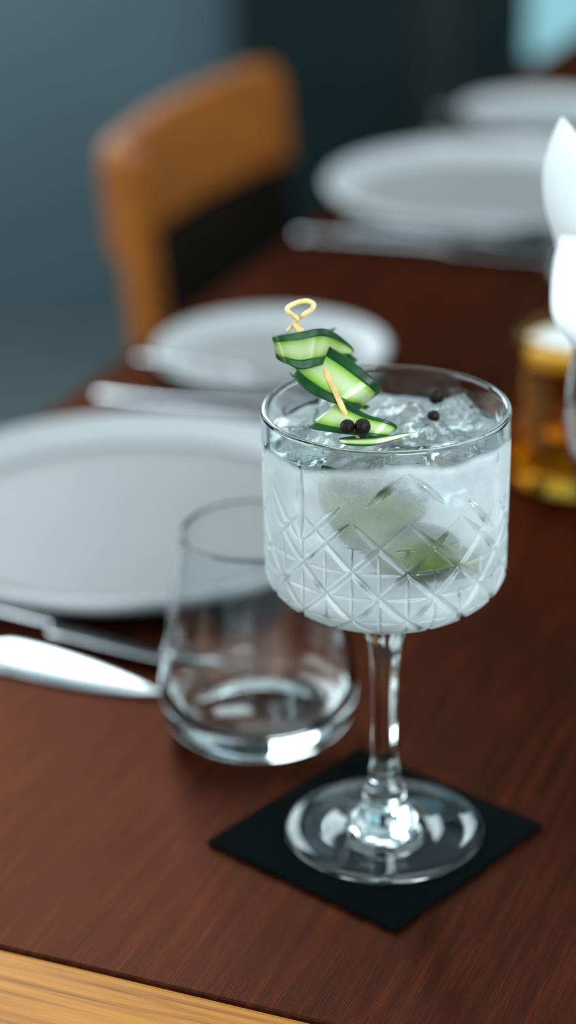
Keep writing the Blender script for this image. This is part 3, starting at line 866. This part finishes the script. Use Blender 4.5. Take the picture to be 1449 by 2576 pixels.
# wine glass at the right edge with a folded napkin
WGX, WGY = 0.1715, 0.892
wg = empty('wine_glass', (WGX, WGY, 0))
tag(wg, 'clear wine glass cut off by the right edge with a white napkin in it', 'glass')
wo = [(0.0045, 0.085), (0.020, 0.0885), (0.036, 0.099), (0.0455, 0.115), (0.0485, 0.132), (0.0475, 0.152), (0.0445, 0.172)]
wi = [(0.0433, 0.172), (0.0463, 0.152), (0.0473, 0.132), (0.0442, 0.1158), (0.0347, 0.1005), (0.0190, 0.0903)]
obj('bowl', lathe('bowl', [(0, 0.084)] + [tuple(x) for x in spline(wo, 40)] + [(0.0439, 0.1726)] + [tuple(x) for x in spline(wi, 40)] + [(0, 0.0900)], 96), M['glass'], wg)
obj('stem', lathe('stem', [(0, 0.0845), (0.0045, 0.0845), (0.0036, 0.075), (0.0034, 0.04), (0.0042, 0.012), (0.0075, 0.0045), (0, 0.0045)][::-1], 32), M['glass'], wg)
obj('foot', lathe('foot', [(0, 0), (0.033, 0), (0.0342, 0.0008), (0.033, 0.0018), (0.015, 0.0030), (0.008, 0.0046), (0, 0.0048)], 64), M['glass'], wg)
nk = empty('napkin', (WGX, WGY, 0.100))
tag(nk, 'white folded napkin with pointed leaves at the right edge above the amber glass', 'napkin')
def fold(name, rows, dep, seg=28, n=60):
    P = spline(rows, n)
    vs, fs = [], []
    for (x, y, z, hw, k_) in P:
        for j in range(seg):
            a = 2 * PI * j / seg
            ca, sa = math.cos(a), math.sin(a)
            vs.append((x + hw * ca, y - dep * k_ * (sa * (1.0 if sa > 0 else 0.35)) - 0.25 * hw * (1 - ca * ca) * 0.3, z))
    for i in range(n - 1):
        for j in range(seg): fs.append((i * seg + j, i * seg + (j + 1) % seg, (i + 1) * seg + (j + 1) % seg, (i + 1) * seg + j))
    fs.append(tuple(range(seg))); fs.append(tuple((n - 1) * seg + j for j in range(seg)))
    me = pyd(name, vs, fs); fix(me)
    return obj(name, me, M['napkin'], nk, world=True)
def px_rows(rows):
    out_ = []
    for (cx, cy, hw, Y, k_) in rows:
        p = at(cx, cy, Y); out_.append((p.x, p.y, p.z, hw / 5700.0, k_))
    return out_
fold('leaf', px_rows([(1414, 296, 3, .872, .15), (1420, 330, 24, .873, .5), (1428, 380, 48, .874, .8), (1436, 440, 66, .876, 1), (1448, 520, 72, .878, 1), (1468, 600, 70, .882, 1), (1496, 680, 80, .888, 1), (1530, 760, 90, .892, 1), (1590, 900, 120, .892, 1)]), 0.012)
fold('turned_down_fold', px_rows([(1478, 590, 62, .862, .5), (1486, 650, 86, .856, .8), (1500, 720, 106, .848, 1), (1510, 790, 112, .839, 1), (1520, 840, 96, .836, .9), (1530, 880, 66, .836, .7), (1536, 905, 24, .837, .4)]), 0.008)
fold('leaf', [(WGX + .005, WGY + .02, .262, .001, .2), (WGX + .006, WGY + .018, .245, .010, .8), (WGX + .004, WGY + .012, .215, .016, 1), (WGX + .001, WGY + .006, .180, .018, 1), (WGX, WGY, .125, .018, 1)], 0.011)
fold('leaf', [(WGX + .042, WGY, .255, .001, .2), (WGX + .038, WGY, .238, .010, .8), (WGX + .026, WGY, .212, .014, 1), (WGX + .010, WGY, .180, .016, 1), (WGX, WGY, .125, .018, 1)], 0.011)
fold('napkin_base', [(WGX, WGY, .185, .026, 1), (WGX, WGY, .165, .027, 1), (WGX, WGY, .140, .026, 1), (WGX, WGY, .120, .024, 1), (WGX, WGY, .102, .012, .5)], 0.028)

# ------------------------------------------------------------------ chair beyond the left edge of the table
ch = empty('dining_chair', tuple(tw(1.755, -0.80, FZ)), TA)
tag(ch, 'orange-brown wooden chair with a curved backrest at the far left table edge', 'chair')
def cpart(name, u0, u1, w0, w1, z0, z1, mt, bev=0.004, parent=ch):
    c_ = boxme(name, (u1 - u0, w1 - w0, z1 - z0), ((u0 + u1) / 2 - 1.755, -((w0 + w1) / 2 + 0.80), (z0 + z1) / 2 - FZ), bev)
    return obj(name, c_, mt, parent, smooth=False)
def curved_panel(name, u0, u1, z0, z1, th_, sag, mt, lean=0.11, n=40, rnd=0.02, rk=8):
    """backrest panel curved in plan, its upper corners rounded; w leans outwards with height"""
    vs, fs = [], []
    for i in range(n + 1):
        f = i / n; uu = u0 + (u1 - u0) * f
        e = min(f, 1 - f) * (u1 - u0)
        zt = z1 - (rnd - math.sqrt(max(0, rnd ** 2 - (rnd - min(e, rnd)) ** 2)))
        cw = -sag * 4 * f * (1 - f)
        for (zq, s_) in ((z0, 0), (zt, 0), (zt, 1), (z0, 1)):
            ww = -0.79 + cw - lean * (zq + 0.13) - th_ * s_
            vs.append((uu - 1.755, -(ww + 0.80), zq - FZ))
    for i in range(n):
        for j in range(4): fs.append((i * 4 + j, i * 4 + (j + 1) % 4, (i + 1) * 4 + (j + 1) % 4, (i + 1) * 4 + j))
    fs.append((0, 1, 2, 3)); fs.append(tuple(n * 4 + j for j in range(4)))
    me = pyd(name, vs, fs); fix(me)
    bm = bmesh.new(); bm.from_mesh(me)
    bmesh.ops.bevel(bm, geom=[e_ for e_ in bm.edges if e_.calc_face_angle(0) > 0.8], offset=0.004, segments=2, affect='EDGES')
    bm.to_mesh(me); bm.free()
    return obj(name, me, mt, ch, smooth=False)
curved_panel('backrest', 1.590, 1.955, -0.058, 0.040, 0.022, 0.022, M['chair'], lean=0.07)
curved_panel('lower_back', 1.600, 1.957, -0.272, -0.062, 0.016, 0.018, M['chair_dark'], rnd=0.004)
for uu in (1.583, 1.927):
    vs = []
    po = 0.0 if uu < 1.7 else -0.035
    for (zq, dw, hs) in ((FZ, -0.035, .012), (-0.30, 0.0, .014), (-0.13, 0.004, .014), (0.034, -0.012, .013)):
        for (a, b) in ((0, -hs), (0.028, -hs), (0.028, hs), (0, hs)):
            vs.append((uu + a - 1.755, -(-0.788 + dw + b + po + 0.80), zq - FZ))
    fs = [(i * 4 + j, i * 4 + (j + 1) % 4, (i + 1) * 4 + (j + 1) % 4, (i + 1) * 4 + j) for i in range(3) for j in range(4)] + [(0, 1, 2, 3), (12, 13, 14, 15)]
    me = pyd('back_post', vs, fs); fix(me)
    bm = bmesh.new(); bm.from_mesh(me); bmesh.ops.bevel(bm, geom=list(bm.edges), offset=0.004, segments=2, affect='EDGES'); bm.to_mesh(me); bm.free()
    obj('back_post', me, M['chair'], ch, smooth=False)
cpart('seat', 1.548, 1.965, -0.80, -0.38, -0.325, -0.285, M['chair_dark'], 0.010)
cpart('seat_rail', 1.56, 1.95, -0.79, -0.40, -0.36, -0.325, M['chair'])
for uu in (1.556, 1.925): cpart('front_leg', uu, uu + 0.032, -0.43, -0.395, FZ, -0.325, M['chair'])
